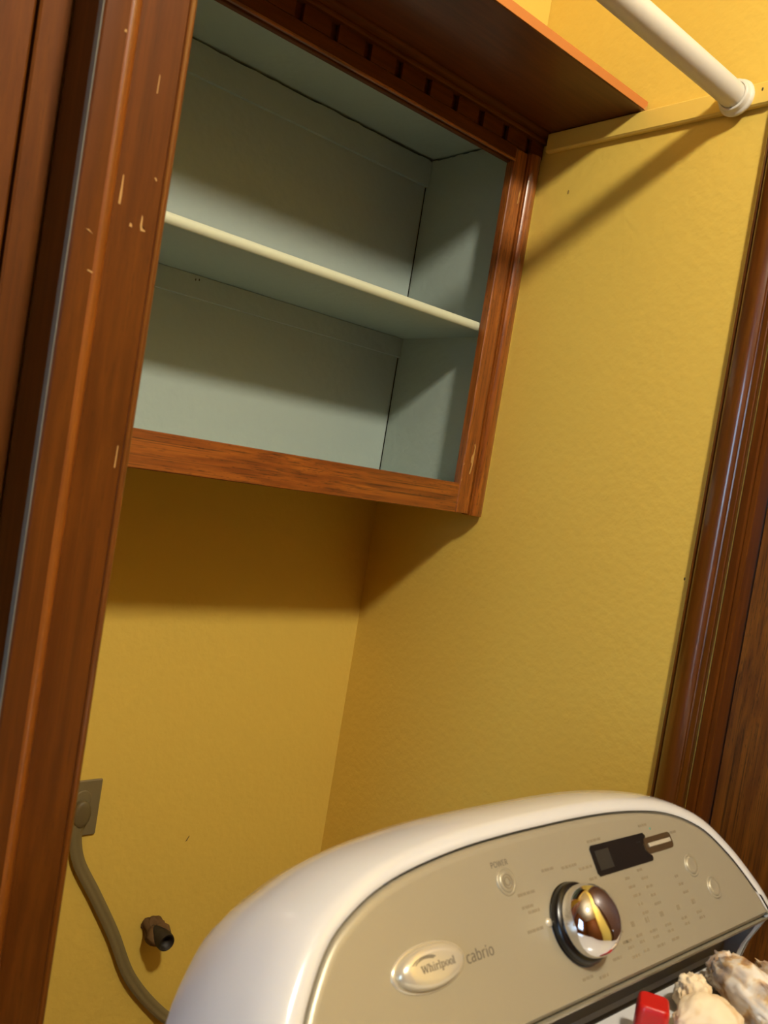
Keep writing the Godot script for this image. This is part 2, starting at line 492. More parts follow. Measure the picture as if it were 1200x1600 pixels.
func left_trim() -> void:
	var top := 2.85; var lo := 0.0
	# casing on the end of the partition: proud outer band, chamfer, broad flat face with an eased inner edge
	var prof := [Vector2(-1.087, 0.7585), Vector2(-1.087, 0.8295), Vector2(-1.0855, 0.831), Vector2(-1.065, 0.832), Vector2(-1.0625, 0.8315),
		Vector2(-1.0555, 0.8235), Vector2(-1.0545, 0.822), Vector2(-1.0135, 0.822), Vector2(-1.0128, 0.8212), Vector2(-1.0120, 0.8222), Vector2(-1.0085, 0.8215), Vector2(-1.0055, 0.8195), Vector2(-1.0045, 0.816), Vector2(-1.0045, 0.8005), Vector2(-1.0845, 0.8005), Vector2(-1.0855, 0.7585)]
	var c := struct("trim_1", prism(prof, 1, lo, top), M.stain, Vector3.ZERO, "tall dark stained door casing with pale nicks at the left")
	put("pale_bead", prism([Vector2(-1.0668, 0.8318), Vector2(-1.0645, 0.8330), Vector2(-1.0620, 0.8324), Vector2(-1.0555, 0.8256), Vector2(-1.0540, 0.8228), Vector2(-1.0545, 0.8219)], 1, lo, top, -1, 60.0), M.stain_paler, c)  # paler bead laid over the chamfer
	put("pale_edge", prism([Vector2(-1.0110, 0.8219), Vector2(-1.0085, 0.8219), Vector2(-1.0053, 0.8199), Vector2(-1.0043, 0.8165), Vector2(-1.0075, 0.817)], 1, lo, top, -1, 60.0), M.stain_pale, c)  # slightly paler strip along the eased inner edge
	put("raw_edge", box(Vector3(-1.0880, lo, 0.819), Vector3(-1.087, top, 0.829), 0.0005), M.edge_grey, c)
	# nicks where the stain is gone
	var nick := func(x: float, y: float, z: float, pts: Array) -> void:
		put("nick", patch(pts, 0.0004), M.raw_wood, c, Vector3(x, EY + y, z))
	nick.call(-1.0485, 0.204, 0.8219, [Vector2(-0.0009, -0.012), Vector2(0.0009, -0.0125), Vector2(0.0012, -0.006), Vector2(0.0009, 0.004), Vector2(0.0006, 0.012), Vector2(-0.0002, 0.0125), Vector2(-0.0005, 0.002)])
	nick.call(-1.026, 0.181, 0.8219, [Vector2(-0.0012, 0.008), Vector2(-0.0016, -0.001), Vector2(-0.0008, -0.0055), Vector2(0.0035, -0.0052), Vector2(0.0034, -0.004), Vector2(0.0008, -0.0035), Vector2(0.0, 0.0), Vector2(-0.0002, 0.006)])
	nick.call(-1.0360, 0.178, 0.8219, [Vector2(-0.0012, -0.0014), Vector2(0.0014, -0.002), Vector2(0.0012, 0.0006), Vector2(-0.0006, 0.0016)])
	nick.call(-1.0635, 0.230, 0.8316, [Vector2(-0.0012, -0.006), Vector2(0.0006, -0.004), Vector2(0.0008, 0.004), Vector2(-0.0004, 0.006)])
	nick.call(-1.074, 0.160, 0.8317, [Vector2(-0.003, 0.001), Vector2(0.002, -0.001), Vector2(0.0035, -0.0018), Vector2(0.0, 0.0012)])
	nick.call(-1.020, 0.222, 0.8219, [Vector2(-0.0012, 0.0012), Vector2(0.0008, -0.0014), Vector2(0.0014, -0.0004), Vector2(0.0002, 0.0016)])
	nick.call(-1.030, 0.300, 0.8219, [Vector2(-0.0004, -0.008), Vector2(0.0003, -0.008), Vector2(0.0004, 0.007), Vector2(-0.0002, 0.008)])
	nick.call(-1.068, 0.325, 0.8318, [Vector2(-0.001, -0.0012), Vector2(0.001, -0.001), Vector2(0.0006, 0.0014), Vector2(-0.0008, 0.001)])
	nick.call(-1.068, 0.128, 0.8318, [Vector2(-0.003, 0.0005), Vector2(0.003, -0.0012), Vector2(0.0034, 0.0), Vector2(-0.002, 0.0014)])
	nick.call(-1.018, -0.020, 0.8219, [Vector2(-0.0006, -0.010), Vector2(0.0005, -0.010), Vector2(0.0006, 0.009), Vector2(-0.0003, 0.010)])
	# wood panelling to the left of it, set back
	var w := get_node("wall_left_front")
	for i in 4:
		var x1 := -1.1145 - 0.15 * (i - 1) if i > 0 else -1.0875
		var x0 := -1.1175 - 0.15 * i + (0.0 if i > 0 else 0.0) if i > 0 else -1.1145 + 0.0
		if i > 0: x1 = -1.1145 - 0.15 * (i - 1) - 0.003
		put("plank", box(Vector3(x0, 0.0, 0.74), Vector3(x1, 2.85, 0.758), 0.002), M.plank, w)

func right_door() -> void:
	var dh := 2.03
	# moulded casing on the face of the wall
	var p := [Vector2(0.0, 0.819), Vector2(-0.009, 0.819), Vector2(-0.0105, 0.8205), Vector2(-0.0105, 0.8235), Vector2(-0.0085, 0.8250), Vector2(-0.0085, 0.8265)]
	for i in 11:
		var a := PI * i / 10
		p.append(Vector2(-0.0105 - 0.0085 * sin(a), 0.846 - 0.0185 * cos(a)))
	p.append_array([Vector2(-0.0095, 0.8665), Vector2(-0.011, 0.868), Vector2(-0.011, 0.8755), Vector2(-0.010, 0.877), Vector2(0.0, 0.877)])
	var c := struct("trim_2", prism(p, 1, 0.0, dh + 0.075), M.stain_gloss, Vector3.ZERO, "glossy dark moulded door casing on the right wall")
	# head casing, out of the picture, completes the doorway
	put("head_casing", box(Vector3(-0.016, dh + 0.015, 0.877), Vector3(0, dh + 0.075, 1.81), 0.003), M.stain_gloss, c)
	put("side_casing", box(Vector3(-0.016, 0, 1.748), Vector3(0, dh + 0.015, 1.81), 0.003), M.stain_gloss, c)
	# jamb with a small bead on its edge
	var j := [Vector2(0.12, 0.8805), Vector2(-0.0035, 0.8805), Vector2(-0.005, 0.882), Vector2(-0.005, 0.893), Vector2(-0.0035, 0.8945), Vector2(-0.0015, 0.8955), Vector2(-0.0025, 0.8975), Vector2(-0.002, 0.9035), Vector2(0.0, 0.905), Vector2(0.12, 0.905)]
	var t := struct("trim_3", prism(j, 1, 0.0, dh), M.stain, Vector3.ZERO, "reddish brown jamb edge inside the door casing")
	put("head_jamb", box(Vector3(0.0, dh, 0.8805), Vector3(0.12, dh + 0.02, 1.745), 0.001), M.stain, t)
	put("side_jamb", box(Vector3(0.0, 0, 1.72), Vector3(0.12, dh, 1.745), 0.001), M.stain, t)
	var d := struct("door_1", box(Vector3(0.03, 0.008, 0.908), Vector3(0.068, dh - 0.003, 1.717), 0.002, 1), M.door, Vector3.ZERO, "flat brown wooden door at the right edge")
	put("door_knob", lathe([Vector2(0.03, 0), Vector2(0.03, 0.004), Vector2(0.012, 0.008), Vector2(0.012, 0.03), Vector2(0.026, 0.042), Vector2(0.026, 0.056), Vector2(0.0, 0.064)], 24), M.chrome, d, Vector3(0.03, 0.95, 1.65), Basis(Vector3(0, 0, 1), Vector3(0, 1, 0), Vector3(-1, 0, 0)))

func jagged(x0: float, x1: float, y0: float, y1: float, amp: float, n: int) -> Array:
	var p := [Vector2(x0, y0), Vector2(x1, y0)]
	for i in n + 1:
		p.append(Vector2(lerpf(x1, x0, float(i) / n), y1 - rng.randf() * amp))
	return p

func cabinet() -> void:
	var X0 := -1.005; var D := 0.335
	var t := thing("wall_cabinet", "open built-in wall cabinet painted grey-green inside with stained wooden face frame", "cabinet", Vector3(-0.5, EY - 0.047, 0.0))
	var o := -t.position          # parts below are written in room coordinates
	o.x = 0.5; o.y = 0.047; o.z = 0.0
	var P := func(called: String, lo: Vector3, hi: Vector3, m: Material, bev := 0.001, ax := -1) -> MeshInstance3D:
		return put(called, box(lo + o, hi + o, bev, ax), m, t)
	# carcass, painted
	P.call("back_panel", Vector3(X0, -0.03, 0.001), Vector3(-0.024, 0.7355, 0.016), M.green)
	put("side_panel", prism(jagged_yz(0.0165, D - 0.02, -0.03, 0.7335, 0.004), 0, -0.022 + o.x, -0.002 + o.x), M.green, t, Vector3(0, o.y, 0))
	P.call("side_panel", Vector3(X0, -0.03, 0.0165), Vector3(X0 + 0.018, 0.735, D - 0.02), M.green)
	P.call("cabinet_floor", Vector3(X0 + 0.018, -0.006, 0.0165), Vector3(-0.0225, 0.010, D - 0.0205), M.green)
	P.call("cabinet_top", Vector3(X0, 0.7375, 0.0), Vector3(-0.002, 0.7555, D - 0.001), M.green)
	# nailing strips along the back, the upper one with a ragged top edge below the cabinet top
	put("nailing_strip", prism(jagged(X0 + 0.02 + o.x, -0.0225 + o.x, 0.674 + o.y, 0.7325 + o.y, 0.003, 60), 2, 0.016, 0.026), M.green, t)
	P.call("nailing_strip", Vector3(X0 + 0.02, 0.279, 0.016), Vector3(-0.0225, 0.3225, 0.024), M.green, 0.001)
	# a shallow joint in the back corner
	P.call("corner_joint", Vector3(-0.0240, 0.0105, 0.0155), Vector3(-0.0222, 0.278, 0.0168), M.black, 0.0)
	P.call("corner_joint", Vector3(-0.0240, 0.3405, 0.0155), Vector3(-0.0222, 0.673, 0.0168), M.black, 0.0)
	# shelf with an eased front edge
	var sp := []
	for i in 9:
		var a := -PI / 2 + PI * i / 8
		sp.append(Vector2(0.3315 + o.y + 0.0085 * sin(a), 0.308 + 0.006 * cos(a)))
	sp.append(Vector2(0.340 + o.y, 0.0165)); sp.append(Vector2(0.323 + o.y, 0.0165))
	put("shelf", prism(sp, 0, X0 + 0.019 + o.x, -0.0226 + o.x), M.green, t)
	var se := []
	for i in 9:
		var a := -PI / 2 + PI * i / 8
		se.append(Vector2(0.3315 + o.y + 0.0088 * sin(a), 0.3082 + 0.0062 * cos(a)))
	put("shelf_edge", prism(se, 0, X0 + 0.019 + o.x, -0.0224 + o.x), M.cream, t)
	for q in [[-0.562, 0.313], [-0.5545, 0.3145]]:
		put("nail_mark", lathe([Vector2(0.0016, 0), Vector2(0.0012, 0.0006), Vector2(0, 0.0007)], 8, Vector2(0.8, 1.5)), M.spot, t, Vector3(q[0], q[1], 0.024) + o)
	# face frame
	var st := P.call("stile", Vector3(-0.0795, -0.047, D - 0.02), Vector3(-0.0425, 0.688, D), M.oak, 0.0015)
	var chips := [[-0.0565, 0.066, [Vector2(0.001, 0.030), Vector2(-0.001, 0.028), Vector2(0.0015, 0.022), Vector2(0.001, 0.012), Vector2(-0.0035, 0.002), Vector2(-0.003, -0.008), Vector2(0.0, -0.010), Vector2(-0.001, -0.024), Vector2(-0.003, -0.031), Vector2(0.0, -0.033), Vector2(0.003, -0.022), Vector2(0.004, -0.004), Vector2(0.004, 0.012), Vector2(0.004, 0.024)]],
		[-0.049, 0.597, [Vector2(-0.002, -0.012), Vector2(0.0005, -0.010), Vector2(0.001, 0.0), Vector2(0.0022, 0.010), Vector2(0.001, 0.018), Vector2(-0.001, 0.010), Vector2(-0.0015, 0.0)]],
		[-0.078, 0.052, [Vector2(-0.001, -0.002), Vector2(0.001, -0.001), Vector2(0.0008, 0.003)]],
		[-0.078, 0.020, [Vector2(-0.001, -0.002), Vector2(0.001, -0.001), Vector2(0.0008, 0.003)]]]
	for c in chips:
		put("chipped_stain", patch(c[2], 0.0004), M.raw_wood, st, Vector3(c[0], c[1], D - 0.0001) + o)
	# outer moulding of the stile: a groove, then a glossy rounded strip against the wall
	var mp := [Vector2(-0.0405, D - 0.02), Vector2(-0.0405, D - 0.002), Vector2(-0.0395, D + 0.001)]
	for i in 9:
		var a := PI * i / 8
		mp.append(Vector2(-0.0210 - 0.0155 * cos(a), D + 0.001 + 0.009 * sin(a)))
	mp.append_array([Vector2(-0.0040, D - 0.001), Vector2(-0.0035, D - 0.02)])
	for i in mp.size(): mp[i] = mp[i] + Vector2(o.x, 0)
	put("stile_moulding", prism(mp, 1, -0.049 + o.y, 0.690 + o.y), M.oak_gloss, t)
	P.call("groove_backing", Vector3(-0.0425, -0.046, D - 0.02), Vector3(-0.0405, 0.688, D - 0.012), M.stain, 0.0)
	P.call("caulk_line", Vector3(-0.0034, -0.047, D - 0.02), Vector3(-0.0004, 0.69, D - 0.001), M.caulk, 0.0005)
	P.call("stile", Vector3(X0, -0.047, D - 0.02), Vector3(X0 + 0.07, 0.688, D), M.oak, 0.0015)
	P.call("bottom_rail", Vector3(X0 + 0.0705, -0.047, D - 0.02), Vector3(-0.080, 0.0125, D), M.oak, 0.0015, 0)
	P.call("top_rail", Vector3(X0 + 0.0705, 0.660, D - 0.02), Vector3(-0.080, 0.737, D - 0.008), M.stain, 0.0015, 0)
	P.call("rail_moulding", Vector3(X0 + 0.0705, 0.660, D - 0.0035), Vector3(-0.0800, 0.6886, D + 0.004), M.stain, 0.0015, 0)
	P.call("rail_lip", Vector3(X0 + 0.0705, 0.659, D + 0.001), Vector3(-0.0800, 0.664, D + 0.0065), M.oak, 0.001, 0)
	P.call("frieze_backing", Vector3(-0.0795, 0.6905, D - 0.02), Vector3(-0.004, 0.7365, D - 0.008), M.stain, 0.001, 0)
	# dentil blocks with narrow dark gaps
	var gx := -0.049
	var right := -0.0042
	for k in 14:
		var left := gx - 0.0708 * k + 0.0075
		if left < X0: left = X0
		P.call("dentil_block", Vector3(left, 0.6887, D - 0.0035), Vector3(right, 0.7168, D + 0.004), M.stain, 0.0003, 0)
		right = left - 0.016
		if right < X0 + 0.02: break
	# cove under the board
	var cp := [Vector2(0.717, D - 0.0035), Vector2(0.717, D + 0.012), Vector2(0.7195, D + 0.0145), Vector2(0.723, D + 0.0150), Vector2(0.726, D + 0.0140)]
	for i in 7:
		var a := PI / 2 * i / 6
		cp.append(Vector2(0.726 + 0.0105 * sin(a), D + 0.0140 + 0.010 * (1 - cos(a))))
	cp.append(Vector2(0.7368, D - 0.0035))
	for i in cp.size(): cp[i] = cp[i] + Vector2(o.y, 0)
	put("cove_moulding", prism(cp, 0, X0 + o.x, -0.0042 + o.x), M.stain, t)

func jagged_yz(z0: float, z1: float, y0: float, y1: float, amp: float) -> Array:
	var p := [Vector2(y0, z1), Vector2(y0, z0)]
	for i in 31:
		p.append(Vector2(y1 - rng.randf() * amp, lerpf(z0, z1, i / 30.0)))
	return p

func shelf_board() -> void:
	var b := put("overhanging_board", box(Vector3(-0.5, 0, -0.1185), Vector3(0.4965, 0.0185, 0.1185), 0.002, 0), M.board, self, Vector3(-0.5, EY + 0.7378, 0.4545))
	put("front_edge", box(Vector3(-0.5, 0.0012, 0.1184), Vector3(0.4955, 0.0178, 0.1194), 0.0004, 0), M.board_edge, b)
	tag(b, "wide stained wooden board overhanging the top of the open wall cabinet", "shelf board")
	put("raw_corner", patch([Vector2(-0.010, 0.0), Vector2(-0.001, 0.0), Vector2(0.0, 0.006), Vector2(-0.004, 0.008), Vector2(-0.007, 0.004)], 0.0006), M.raw_wood, b, Vector3(0.4955, 0.0005, 0.1193))
	put("raw_corner", prism([Vector2(-0.012, -0.006), Vector2(0.0, -0.004), Vector2(0.0, 0.0), Vector2(-0.008, 0.0)], 1, -0.0004, 0.0002), M.raw_wood, b, Vector3(0.4955, 0.0, 0.1184))

func rod_and_cleat() -> void:
	var c := put("wall_cleat", box(Vector3(-0.014, 0, 0.352), Vector3(0, 0.0385, 0.8175), 0.003), M.trim_yellow, self, Vector3(0, EY + 0.6985, 0))
	tag(c, "yellow painted wood cleat on the right wall carrying the board and rod", "cleat")
	put("nail_mark", lathe([Vector2(0.002, 0), Vector2(0.0015, 0.0006), Vector2(0, 0.0007)], 8, Vector2(0.8, 1.6)), M.spot, c, Vector3(-0.014, 0.025, 0.799), Basis(Vector3(0, 0, 1), Vector3(0, 1, 0), Vector3(-1, 0, 0)))
	var t := thing("closet_rod", "white hanging rod ending in a white flange on the right wall", "rod", Vector3(-0.014, EY + 0.7165, 0.7575))
	var side := Basis(Vector3(0, 0, 1), Vector3(0, 1, 0), Vector3(-1, 0, 0))
	put("pole", lathe([Vector2(0.0, 0.004), Vector2(0.0212, 0.004), null, Vector2(0.0212, 2.6), null, Vector2(0, 2.6)], 40), M.white_paint, t, Vector3.ZERO, side)
	put("flange", lathe([Vector2(0.0295, 0), Vector2(0.0305, 0.003), Vector2(0.0300, 0.006), Vector2(0.0280, 0.0075), Vector2(0.0265, 0.010), Vector2(0.0262, 0.017), Vector2(0.0252, 0.0185), Vector2(0.0222, 0.0187), null, Vector2(0.0215, 0.012)], 40), M.white_paint, t, Vector3.ZERO, side)

func outlet_and_cord() -> void:
	var t := thing("wall_outlet", "grey outlet cover plate on the back wall half hidden by casing", "outlet", Vector3(-0.6225, EY - 0.7225, 0.0))
	put("cover_plate", box(Vector3(-0.0355, -0.0555, 0), Vector3(0.0365, 0.0555, 0.006), 0.003), M.plate, t)
	put("socket", lathe([Vector2(0.0165, 0.006), Vector2(0.0165, 0.0085), Vector2(0.015, 0.009), Vector2(0, 0.009)], 28), M.plate, t, Vector3(0, -0.02, 0))
	put("socket", lathe([Vector2(0.0165, 0.006), Vector2(0.0165, 0.0085), Vector2(0.015, 0.009), Vector2(0, 0.009)], 28), M.plate, t, Vector3(0, 0.02, 0))
	var k := thing("power_cord", "flat grey power cord hanging from the outlet and running behind the washer", "cord", Vector3(-0.6225, EY - 0.7225, 0.0))
	var base := k.position
	# round-shouldered plug
	var pr := []
	for q in [Vector2(0.0185, 0.0092), Vector2(0.0195, 0.011), Vector2(0.0195, 0.019), Vector2(0.0175, 0.0225), Vector2(0.012, 0.0235), Vector2(0, 0.024)]: pr.append(q)
	put("plug", lathe(pr, 28, Vector2(0.9, 1.35)), M.plug, k, Vector3(-0.002, -0.006, 0))
	var pts := [Vector3(-0.6255, -0.735, 0.017), Vector3(-0.6275, -0.752, 0.016), Vector3(-0.6285, -0.776, 0.014), Vector3(-0.6125, -0.829, 0.011), Vector3(-0.5695, -0.902, 0.011), Vector3(-0.5185, -0.992, 0.012), Vector3(-0.4645, -1.099, 0.013), Vector3(-0.3845, -1.194, 0.016), Vector3(-0.31, -1.25, 0.05), Vector3(-0.30, -1.285, 0.14)]
	for i in pts.size(): pts[i] = pts[i] + Vector3(0, EY, 0) - base
	put("cable", tube(spline(pts, 60), 0.0122, 0.0042, Vector3(0, 0, 1), 36, true, 6), M.cord, k)

func pipe_stub() -> void:
	var t := thing("pipe_stub", "short dark pipe stub with ragged collar sticking out of back wall", "pipe", Vector3(-0.43, EY - 1.0, 0.0))
	put("pipe", lathe([Vector2(0.0165, 0.0), Vector2(0.0168, 0.045), Vector2(0.0180, 0.050), Vector2(0.0185, 0.056), Vector2(0.0182, 0.070), Vector2(0.0168, 0.074), null, Vector2(0.0125, 0.074), Vector2(0.0115, 0.062), Vector2(0, 0.062)], 28), M.rubber, t)
	# ragged torn paper and plaster round the pipe where it leaves the wall
	var mb := Mb.new()
	var rows := []
	for j in 9:
		var r := []
		for i in 22:
			var a := TAU * i / 22
			var rad := 0.0215 + 0.0045 * sin(a * 3.0 + j * 0.7) + rng.randf_range(-0.003, 0.003)
			if j == 8: rad = 0.0172
			var zz := j * 0.0058 * (1.0 + 0.35 * sin(a * 2.0 + 0.6)) + rng.randf_range(-0.002, 0.002)
			r.append(Vector3(cos(a) * rad, sin(a) * rad, maxf(zz, 0.0005)))
		rows.append(r)
	mb.grid(rows, true, func(q: Vector3) -> Vector3: return Vector3(q.x, q.y, 0.002))
	put("ragged_collar", mb.done(), M.scorch, t)

# ------------------------------------------------------------------ washer
var half := [Vector2(0.346, 0), Vector2(0.342, 0.019), Vector2(0.334, 0.0378), Vector2(0.3165, 0.069), Vector2(0.288, 0.1025), Vector2(0.258, 0.121), Vector2(0.222, 0.1345), Vector2(0.18, 0.143), Vector2(0.12, 0.1495), Vector2(0.06, 0.152), Vector2(0, 0.1525)]

func outline() -> Array:
	var c := Curve2D.new()
	var pts := []
	for q in half: pts.append(Vector2(-q.x, q.y))
	for i in range(half.size() - 2, -1, -1): pts.append(half[i])
	for i in pts.size():
		var tg: Vector2 = (pts[mini(i + 1, pts.size() - 1)] - pts[maxi(i - 1, 0)])
		var l0: float = pts[i].distance_to(pts[maxi(i - 1, 0)]); var l1: float = pts[i].distance_to(pts[mini(i + 1, pts.size() - 1)])
		var d := tg.normalized()
		c.add_point(pts[i], -d * l0 / 3.0, d * l1 / 3.0)
	var out := []
	var L := c.get_baked_length()
	for i in 81: out.append(c.sample_baked(L * i / 80.0, true))
	return out

func washer() -> void:
	var T := deg_to_rad(38.0)
	var at := Vector3(-0.622, 0.0, 1.14)
	var t := thing("washing_machine", "white top-loading washer with tilted silver control panel pulled away from wall", "washer", at)
	var fy := EY - 0.44
	var n := Vector3(0, sin(T), cos(T)); var v := Vector3(0, cos(T), -sin(T))
	var B := Basis(Vector3.RIGHT, v, n)
	var org := Vector3(0, fy, 0)
	# body and top
	put("body", box(Vector3(-0.352, 0.03, -0.09), Vector3(0.352, fy - 0.10, 0.60), 0.015, 1), M.enamel, t)
	for s in [Vector2(-0.30, -0.05), Vector2(0.30, -0.05), Vector2(-0.30, 0.55), Vector2(0.30, 0.55)]:
		put("foot", lathe([Vector2(0.022, 0), Vector2(0.022, 0.01), Vector2(0.012, 0.013), Vector2(0.012, 0.031)], 16), M.rubber, t, Vector3(s.x, 0, s.y), Basis(Vector3.RIGHT, -PI / 2))
	put("top_deck", box(Vector3(-0.352, fy - 0.0995, -0.085), Vector3(0.352, fy - 0.072, 0.605), 0.012, 0), M.enamel, t)
	var lid := put("lid", box(Vector3(-0.325, fy - 0.071, -0.028), Vector3(0.332, fy - 0.056, 0.585), 0.006, 0), M.enamel, t)
	put("painted_gap_shade", box(Vector3(-0.325, fy - 0.0725, -0.0325), Vector3(0.332, fy - 0.060, -0.0285), 0.0), M.groove, lid)  # shade of the gap behind the lid, painted as a dark strip
	# control panel
	var ol := outline()
	var nr := []
	for i in ol.size():
		var tg: Vector2 = (ol[mini(i + 1, ol.size() - 1)] - ol[maxi(i - 1, 0)]).normalized()
		nr.append(Vector2(-tg.y, tg.x))
	var face := func(o: float, w: float) -> Array:
		var r := []
		for i in ol.size():
			var q: Vector2 = ol[i] + nr[i] * o
			if o < 0.0: q.y = maxf(q.y, -o * 0.5)
			r.append(Vector3(q.x, q.y, w))
		return r
	var mb := Mb.new()
	var rr := [face.call(-0.009, 0.0046), face.call(-0.006, 0.0044), face.call(-0.0035, 0.0036), face.call(-0.0015, 0.0022), face.call(-0.0006, 0.0), face.call(-0.0006, -0.006)]
	mb.grid(rr, false, func(q: Vector3) -> Vector3: return Vector3(q.x * 0.3, q.y - 0.05, 0.05))
	var inner: Array = rr[0]
	var cen := Vector3(0, 0.06, 0.0046)
	for i in inner.size():
		mb.flat([cen, inner[i], inner[(i + 1) % inner.size()]], Vector3(0, 0, 1), func(p, _n): return Vector2(p.x, p.y))
	var lowf := []; var lowb := []
	mb.flat([inner[0], inner[-1], rr[5][-1], rr[5][0]], Vector3(0, -1, 0), func(p, _n): return Vector2(p.x, p.y))
	var panel := put("control_panel", mb.done(), M.fascia, t, org, B)
	# shell round and behind the panel
	var rings := [[0.0002, 0.0002, -0.006, 0.0, 0.0], [0.0003, 0.0003, 0.0008, 0.0, 0.0], [0.0012, 0.0011, 0.0030, 0.0, 0.0], [0.006, 0.005, 0.0040, 0.0, 0.0], [0.014, 0.0115, 0.0025, 0.0, 0.0], [0.022, 0.0165, -0.002, 0.0, 0.0], [0.0285, 0.0195, -0.007, 0.007, -0.0005],
		[0.031, 0.0205, -0.010, 0.018, -0.002], [0.0345, 0.0205, -0.010, 0.038, -0.008], [0.0385, 0.0195, -0.010, 0.060, -0.019], [0.0415, 0.016, -0.010, 0.085, -0.036], [0.0415, 0.006, -0.010, 0.103, -0.050]]
	var rows := []
	for g in rings:
		var r := []
		for i in ol.size():
			var k := pow(absf(nr[i].x), 1.3)
			var q: Vector2 = ol[i] + nr[i] * (g[0] * k + g[1] * (1 - k))
			r.append(B * Vector3(q.x, q.y, g[2]) + Vector3(0, g[4], -g[3]))
		# carry the two ends down to the deck
		r.push_front(r[0] + Vector3(-0.001, -0.045, -0.02)); r.push_front(r[0] + Vector3(-0.001, -0.04, -0.01))
		r.append(r[-1] + Vector3(0.001, -0.045, -0.02)); r.append(r[-1] + Vector3(0.001, -0.04, -0.01))
		rows.append(r)
	var ms := Mb.new()
	var mid := Vector3(0, -0.02, -0.11)
	ms.grid(rows, false, func(q: Vector3) -> Vector3: return (q - mid) * Vector3(0.6, 1, 1))
	# closed back
	var last: Array = rows[-1]
	for i in last.size():
		ms.flat([mid + Vector3(0, -0.03, 0.004), last[i], last[(i + 1) % last.size()]], Vector3(0, 0, -1), func(p, _n): return Vector2(p.x, p.y))
	put("console_shell", ms.done(), M.enamel, t, org)
	# recessed strip between the panel and the lid
	var cp := [Vector2(-0.003, 0.0005), Vector2(-0.007, -0.001), Vector2(-0.011, -0.045), Vector2(-0.0725, -0.050), Vector2(-0.0725, -0.060), Vector2(-0.02, -0.060)]
	for i in cp.size(): cp[i] = cp[i] + Vector2(fy, 0)
	put("lower_strip", prism(cp, 0, -0.358, 0.358), M.fascia, t)
	console_details(t, panel, org, B)

func word(parent: Node, called: String, s: String, h: float, c: Vector3, m: Material, font := "Droid Sans", bas := Basis.IDENTITY, weight := 400) -> MeshInstance3D:
	var tm := TextMesh.new()
	var f := SystemFont.new()
	f.font_names = PackedStringArray([font]); f.font_weight = weight
	tm.font = f; tm.text = s; tm.font_size = 64; tm.pixel_size = h / 64.0; tm.depth = 0.0003
	tm.curve_step = 2.0
	var o := put(called, tm, m, parent, c, bas)
	return o

